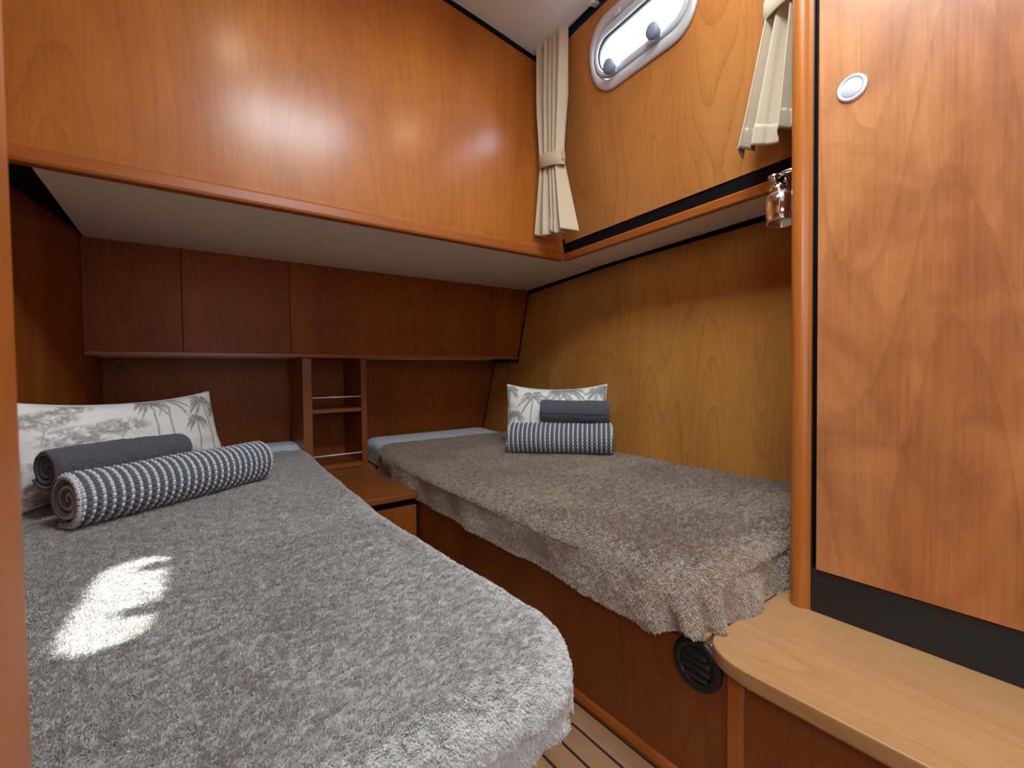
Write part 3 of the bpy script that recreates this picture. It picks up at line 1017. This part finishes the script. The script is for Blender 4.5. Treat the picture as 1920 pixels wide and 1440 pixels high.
def cushion(name, label, c0, c1, height, lean, thick, motifs, seed):
    c0, c1 = Vector(c0), Vector(c1)
    e1 = c1-c0
    Lc = e1.length
    e1.normalize()
    back = Vector((0, 0, 1)).cross(e1).normalized()
    if back.y < 0:
        back = -back
    e2 = (Vector((0, 0, 1))*math.cos(lean) + back*math.sin(lean)).normalized()
    nn = e1.cross(e2).normalized()
    if nn.y > 0:
        nn = -nn
    nu, nv = 250, 140
    u = np.linspace(-1, 1, nu)
    v = np.linspace(-1, 1, nv)
    UU, VV = np.meshgrid(u, v, indexing='ij')
    au, av = np.abs(UU), np.abs(VV)
    sx = (Lc/2)*UU*(1-.035*(1-av**2.0)*(au**3))
    sy = (height/2)*VV*(1-.19*(1-au**2.2)*(av**2))
    prof = ((1-au**3.2)**.62)*((1-av**2.6)**.62)
    wr = (vnoise(UU*5+seed, VV*3, seed)-.5)*.008*(1-prof) + (vnoise(UU*3, VV*5+seed, seed+1)-.5)*.006
    X = sx+Lc/2
    Y = sy+height/2
    img = np.zeros_like(X)
    rnd = random.Random(seed)
    for mo_ in motifs:
        kind, a = mo_[0], mo_[1:]
        if kind == 'p':
            palm(img, X, Y, a[0]*Lc, a[1]*height, a[2]*height, a[3], rnd, frond=a[4])
        else:
            canopy(img, X, Y, a[0]*Lc, a[1]*height, a[2], a[3], rnd.randint(0, 99))
    img *= .75+.35*vnoise(X*300, Y*300, seed)
    img = np.clip(img, 0, 1)
    verts, cols = [], []
    for side in (1, -1):
        th = side*(thick/2*prof + wr*(prof > .02))
        Pp = np.array(c0)[None, None, :] + sx[..., None]*np.array(e1) + (Lc/2)*np.array(e1) + (sy+height/2)[..., None]*np.array(e2) + th[..., None]*np.array(nn)
        verts.append(Pp.reshape(-1, 3))
        cols.append(img.ravel() if side == 1 else img[::-1].ravel())
    fa = grid_faces(nu, nv)
    n0 = nu*nv
    fb = [tuple(i+n0 for i in q[::-1]) for q in fa]
    o = obj(name, np.concatenate(verts), fa+fb, M_PRINT, smooth=True, label=label, cat='cushion', group='palm print cushions')
    at = o.data.attributes.new('print', 'FLOAT', 'POINT')
    at.data.foreach_set('value', np.concatenate(cols).astype(np.float32))
    bm = bmesh.new()
    bm.from_mesh(o.data)
    bmesh.ops.remove_doubles(bm, verts=[q for q in bm.verts if q.is_boundary], dist=.0008)
    bmesh.ops.recalc_face_normals(bm, faces=bm.faces)
    bm.to_mesh(o.data)
    bm.free()
    # piped seam along the edge, a part of the cushion
    per = [(uu, 1) for uu in np.linspace(-1, 1, 60)] + [(1, vv) for vv in np.linspace(1, -1, 40)] + [(uu, -1) for uu in np.linspace(1, -1, 60)] + [(-1, vv) for vv in np.linspace(-1, 1, 40)]
    pts = []
    for uu, vv in per:
        a_, b_ = abs(uu), abs(vv)
        px_ = (Lc/2)*uu*(1-.035*(1-b_**2)*(a_**3))
        py_ = (height/2)*vv*(1-.19*(1-a_**2.2)*(b_**2))
        pts.append(c0 + e1*(px_+Lc/2) + e2*(py_+height/2))
    po = MB().tube(pts, .0028, 6)
    po.obj('seam', M_CUSH, o, smooth=True)
    return o
M_CUSH = plain('cushion_seam', srgb(208, 208, 204), .9)
ZT = -.341
cushion('cushion', 'large white cushion with grey palm print against the left wall', (-.322, 1.655, ZT), (.146, 2.055, ZT), .288, .25, .12,
        [('t', .10, .78, .085, .026), ('t', .20, .86, .07, .014), ('t', .20, .58, .095, .034), ('t', .38, .64, .095, .026), ('t', .16, .34, .10, .055), ('t', .30, .30, .07, .04), ('p', .56, .45, .42, .05, .06), ('p', .64, .48, .46, .10, .075),
         ('p', .90, .20, .66, -.04, .075), ('p', .80, .25, .38, .02, .05), ('p', .97, .3, .45, .05, .05), ('t', .06, .12, .07, .05), ('t', .45, .2, .09, .05), ('t', .7, .15, .09, .05)], 5)
cushion('cushion', 'small white cushion with grey palm print against the right hull panel', (1.230, 1.725, ZT), (1.515, 1.365, ZT), .285, .12, .12,
        [('p', .27, .30, .48, .10, .085), ('p', .55, .55, .32, .03, .085), ('p', .64, .48, .42, .08, .075), ('p', .02, .50, .4, .08, .06), ('p', .08, .12, .38, .12, .06), ('p', .90, .45, .42, .03, .06), ('p', .98, .42, .5, .0, .055)], 11)

# ------------------------------------------------------------------ rolled towels
def roll(name, label, cat_group, p0, p1, rad, mat, kind, seed, turns=3.3, start=200, flat=.93, squash_end=True):
    p0, p1 = Vector(p0), Vector(p1)
    ax = p1-p0
    L = ax.length
    ax.normalize()
    side = ax.cross(Vector((0, 0, 1))).normalized()
    up = side.cross(ax)
    waffle = kind == 'waffle'
    th = .017 if waffle else .011
    if waffle:
        nr = max(8, round(L/.0195))
        na = nr*8+1
        nb_turn = round(2*math.pi*rad/.0165)
        per = 8
    else:
        na, nb_turn, per = 200, 70, 3
    A_ = np.linspace(0, 1, na)
    # outer skin: one turn and a bit, with a free edge lying on top of the turn below
    tot = 2*math.pi*1.06
    nb = int(nb_turn*per*1.06)+1
    B_ = np.linspace(0, tot, nb)
    AA, BB = np.meshgrid(A_, B_, indexing='ij')
    a0 = math.radians(start)
    r_ = rad - th*.9*np.clip((BB-2*math.pi+.9)/(tot-2*math.pi+.9), 0, 1) - th*.0
    r_ = rad*1.0 - th*.75*(BB/tot)
    # soft ends
    er = .012
    ea = np.minimum(AA*L, (1-AA)*L)
    r_ = r_ - .010*np.clip(1-ea/er, 0, 1)**2
    uvx = AA*(nr if waffle else L*40)
    uvy = BB/(2*math.pi)*nb_turn
    if waffle:
        fu = np.abs((uvx % 1)-.5)
        white = fu < .22
        ru = np.where(white, np.cos(fu/.22*math.pi/2), np.cos(np.clip((.5-fu)/.28, 0, 1)*math.pi/2))
        fv = np.abs(((uvy+np.where(white, .5, 0)) % 1)-.5)
        bump = ru*(.35+.65*np.cos(fv*math.pi)**.8)
        r_ = r_ + .0075*(bump-.5) + .0014*(vnoise(uvx*3, uvy*3, seed)-.5)
    else:
        r_ = r_ + .0030*(vnoise(AA*L*260, BB*rad*260, seed)-.5) + .003*(vnoise(AA*L*25, BB*2, seed+1)-.5)
    r_ = r_ + .006*(vnoise(AA*4+seed, BB*.8, seed+2)-.5)
    ang = a0 + BB
    def place(a_along, r, t):
        cx = np.cos(t)*r
        cz = np.sin(t)*r
        cz = np.where(cz < -rad*flat, -rad*flat + (cz+rad*flat)*.15, cz)
        P_ = np.array(p0)[None, :] + (a_along*L).reshape(-1, 1)*np.array(ax)[None, :] + cx.reshape(-1, 1)*np.array(side)[None, :] + cz.reshape(-1, 1)*np.array(up)[None, :]
        bend = (a_along.reshape(-1)-.5)
        P_[:, 2] += -.010*(bend**2)*(0 if waffle else 1)
        return P_
    V1 = place(AA, r_, ang)
    fcs = grid_faces(na, nb)
    uv1 = np.stack([uvx.ravel(), uvy.ravel()], -1)
    V_, F_, U_ = [V1], list(fcs), [uv1]
    off = len(V1)
    # rolled layers seen at both ends: a spiral band with thickness, recessed in the middle
    ns = int(44*turns)
    for end in (0, 1):
        S = np.linspace(0, 1, ns)
        t = a0 + tot - S*turns*2*math.pi if False else a0 + S*turns*2*math.pi*1.0
        t = a0 + tot*0 + S*turns*2*math.pi
        rr = (rad-.001)*(1-S) + .010*S
        gap = (rad-.011)/turns
        wob = 1+.05*np.sin(t*2.3+seed+end)
        rows = []
        for (f_r, depth) in ((0.0, .010), (.0, .0015), (-.18, -.0015), (-.60, -.0015), (-.80, .0015), (-.80, .030)):
            ri = np.clip((rr + gap*f_r)*wob, .002, None)
            rec = depth + .012*S
            al = rec/L if end == 0 else 1-rec/L
            rows.append(place(al*np.ones(ns), ri, t))
        Q = np.stack(rows, 0)
        V_.append(Q.reshape(-1, 3))
        F_ += [tuple(i+off for i in q) for q in grid_faces(len(rows), ns)]
        uu = np.zeros((len(rows), ns, 2))
        if waffle:
            uu[..., 0] = np.array([.5, .5, .5, .0, .0, .0])[:, None] if False else np.array([.4, .45, .7, .05, .05, .05])[:, None]
        uu[..., 1] = t/(2*math.pi)*nb_turn
        U_.append(uu.reshape(-1, 2))
        off += Q.shape[0]*Q.shape[1]
    # closing disc deep inside so no light passes through the roll
    root = fixn(obj(name, np.concatenate(V_), F_, mat, smooth=True, uvs=np.concatenate(U_), label=label, cat='towel', group=cat_group))
    if not waffle:
        # flat woven band near one selvedge, a strip along the roll
        bz0, bz1 = (.30, .62) if seed < 50 else (.2, .5)
        A2 = np.linspace(.0, 1, 40)
        B2 = np.linspace(bz0, bz1, 8)
        a2, b2 = np.meshgrid(A2, B2, indexing='ij')
        rr2 = rad*1.0 - th*.75*(((BAND_AT[seed]-a0) % (2*math.pi))/tot) + .0035 - .010*np.clip(1-np.minimum(a2*L, (1-a2)*L)/er, 0, 1)**2 + .006*(vnoise(a2*4+seed, ((BAND_AT[seed]-a0) % (2*math.pi))*.8*np.ones_like(b2), seed+2)-.5)
        P2 = place(a2, rr2, BAND_AT[seed] + (b2-bz0))
        fixn(obj('woven_band', P2, grid_faces(40, 8), M_BAND, root, smooth=True))
    return root
BAND_AT = {21: math.radians(-38), 22: math.radians(-10)}
rW = .067
d1 = Vector((.425, .285, 0)).normalized()
pL = Vector((-.56, .83, 0))
b0 = Vector((-.195, 1.405, 0)) + pL*.03
zw = -.343 + rW*.93 + .001
roll('rolled_towel', 'grey and white waffle towel rolled at the front of the left berth stack', 'rolled waffle towels', (b0.x, b0.y, zw), (b0.x+d1.x*.52, b0.y+d1.y*.52, zw), rW, M_WAFFLE, 'waffle', 3, turns=3.0, start=250)
roll('rolled_towel', 'plain charcoal terry towel rolled between waffle towel and cushion, left berth', 'rolled charcoal towels', (-.262, 1.550, -.220), (.0115, 1.76, -.226), .053, M_TERRY, 'terry', 21, turns=3.4, start=215)
d2 = Vector((.272, -.29, 0)).normalized()
pR = Vector((.73, .68, 0))
b1 = Vector((1.122, 1.568, 0)) + pR*.05
roll('rolled_towel', 'grey and white waffle towel rolled under the charcoal towel, right berth', 'rolled waffle towels', (b1.x, b1.y, zw), (b1.x+d2.x*.44, b1.y+d2.y*.44, zw), rW, M_WAFFLE, 'waffle', 9, turns=3.0, start=230)
b2 = b1 + pR*.028 + d2*.135
roll('rolled_towel', 'plain charcoal terry towel lying on top of the right berth waffle towel', 'rolled charcoal towels', (b2.x, b2.y, zw+rW+.049), (b2.x+d2.x*.29, b2.y+d2.y*.29, zw+rW+.041), .050, M_TERRY, 'terry', 22, turns=3.0, start=230)

# ------------------------------------------------------------------ counter beside the wardrobe
cb = thing('counter', 'light cherry counter with rounded corner below the wardrobe door', 'counter', (.86, -.2, -.773))
pl = [(.715, -.95), (.715, .352)]
for i in range(13):
    a = math.radians(180-90*i/12)
    pl.append((.715+.065+.065*math.cos(a), .352+.092*math.sin(a)))
pl += [(1.05, .444), (1.05, -.95)]
MB().hexa(pl, -.506, -.478).obj('worktop', M_COUNTER, cb, bev=.004)
MB().box(.747, .765, -.95, .376, -.772, -.5065).obj('front_panel', M_BERTH, cb)
MB().box(.742, .768, .379, .403, -.772, -.5065).obj('corner_post', M_TRIM, cb, bev=.002)

# ------------------------------------------------------------------ wardrobe
wd = thing('wardrobe', 'tall figured cherry wardrobe with black plinth at the right edge', 'wardrobe', (1.02, -.1, -.478))
MB().box(1.012, 1.03, -.995, .377, -.395, 1.386).obj('carcass', M_GAP, wd)
MB().box(1.001, 1.03, -.95, .373, -.4775, -.394).obj('plinth', M_BLACK, wd)
MB().box(1.001, 1.011, .3715, .3735, -.393, 1.33).obj('edge_lipping', M_BLACK, wd)
dr = MB().box(.998, 1.016, -.42, .3635, -.392, 1.18).obj('door', M_DOOR, wd, bev=.001)
bt = MB().lathe([(.0235, 0), (.0235, .0015), (.022, .0035), (.0195, .0042), (.0175, .0032), (.0168, .0012)], (.998, .310, .506), (-1, 0, 0), 40).obj('button_latch', M_BUTTON, dr, smooth=True)
MB().lathe([(.0162, 0), (.0162, .0028), (.0150, .0036), (.0004, .0040)], (.998, .310, .506), (-1, 0, 0), 40).obj('push_button', M_BUTTON, bt, smooth=True)

# ------------------------------------------------------------------ air vent in the berth front
vt = thing('air_vent', 'round black plastic air vent in the right berth front panel', 'vent', (.75, .462, -.580))
VS = .048/.0555
vc = (.75, .4615, -.5315)
rim = MB().lathe([(.0555, 0), (.0555, -.004), (.053, -.0075), (.046, -.009), (.0385, -.0085), (.0365, -.004), (.036, .0)], vc, (1, 0, 0), 48, sx=VS, sy=VS)
rim.f = rim.f[:-2]
rim.obj('rim', M_VENT, vt, smooth=True)
MB().lathe([(.0362, -.0012), (.0362, -.0004)], vc, (1, 0, 0), 40, sx=VS, sy=VS).obj('grille_back', M_GAP, vt)
for dz in (-.020, -.006, .008, .020):
    hw = math.sqrt(max(.0001, .0305**2-dz**2))
    MB().slab([(vc[0]-.0015, vc[1]-hw, vc[2]+dz+.006), (vc[0]-.0015, vc[1]+hw, vc[2]+dz+.006), (vc[0]-.0095, vc[1]+hw*.97, vc[2]+dz-.004), (vc[0]-.0095, vc[1]-hw*.97, vc[2]+dz-.004)], (0, 0, -.0016)).obj('louvre', M_VENT, vt)

# ------------------------------------------------------------------ chrome reading lamp on the post
lp = thing('reading_lamp', 'small chrome swivel reading lamp behind the wooden post', 'lamp', (1.07, .46, .31))
pa = Vector((-.55, -.10, -.62)).normalized()
pc = Vector((1.105, .452, .402))
MB().lathe([(.040, -.004), (.043, .0), (.042, .004), (.038, .0055), (.033, .002), (.004, .0)], pc, pa, 40).obj('mounting_plate', M_CHROME, lp, smooth=True)
MB().lathe([(.0075, 0), (.0075, .004), (.004, .0055), (.0004, .0056)], pc+Vector((-.004, -.016, -.004)), pa, 16).obj('screw', M_SCREW, lp, smooth=True)
MB().lathe([(.0004, -.019), (.012, -.0145), (.0185, -.004), (.0185, .004), (.012, .0145), (.0004, .019)], (1.078, .470, .392), (0, 0, 1), 24).obj('ball_joint', M_CHROME, lp, smooth=True)
sa = Vector((-.25, .12, .95)).normalized()
sw = MB().lathe([(.009, -.012), (.008, -.004), (.004, .0), (.004, .010), (.0105, .014), (.0125, .018), (.011, .0225), (.0004, .0245)], (1.073, .473, .404), sa, 24).obj('switch_knob', M_CHROME, lp, smooth=True)
MB().lathe([(.0004, .036), (.014, .035), (.020, .031), (.0265, .027), (.0305, .018), (.032, .0), (.030, -.020), (.0285, -.030), (.0295, -.033), (.0285, -.036), (.0255, -.036), (.0245, -.030), (.0004, -.026)], (1.070, .460, .352), (.10, .04, 1), 32).obj('shade', M_CHROME, lp, smooth=True)
MB().tube([(1.078, .470, .392), (1.09, .462, .398), pc], .007, 12).obj('arm', M_CHROME, lp, smooth=True)
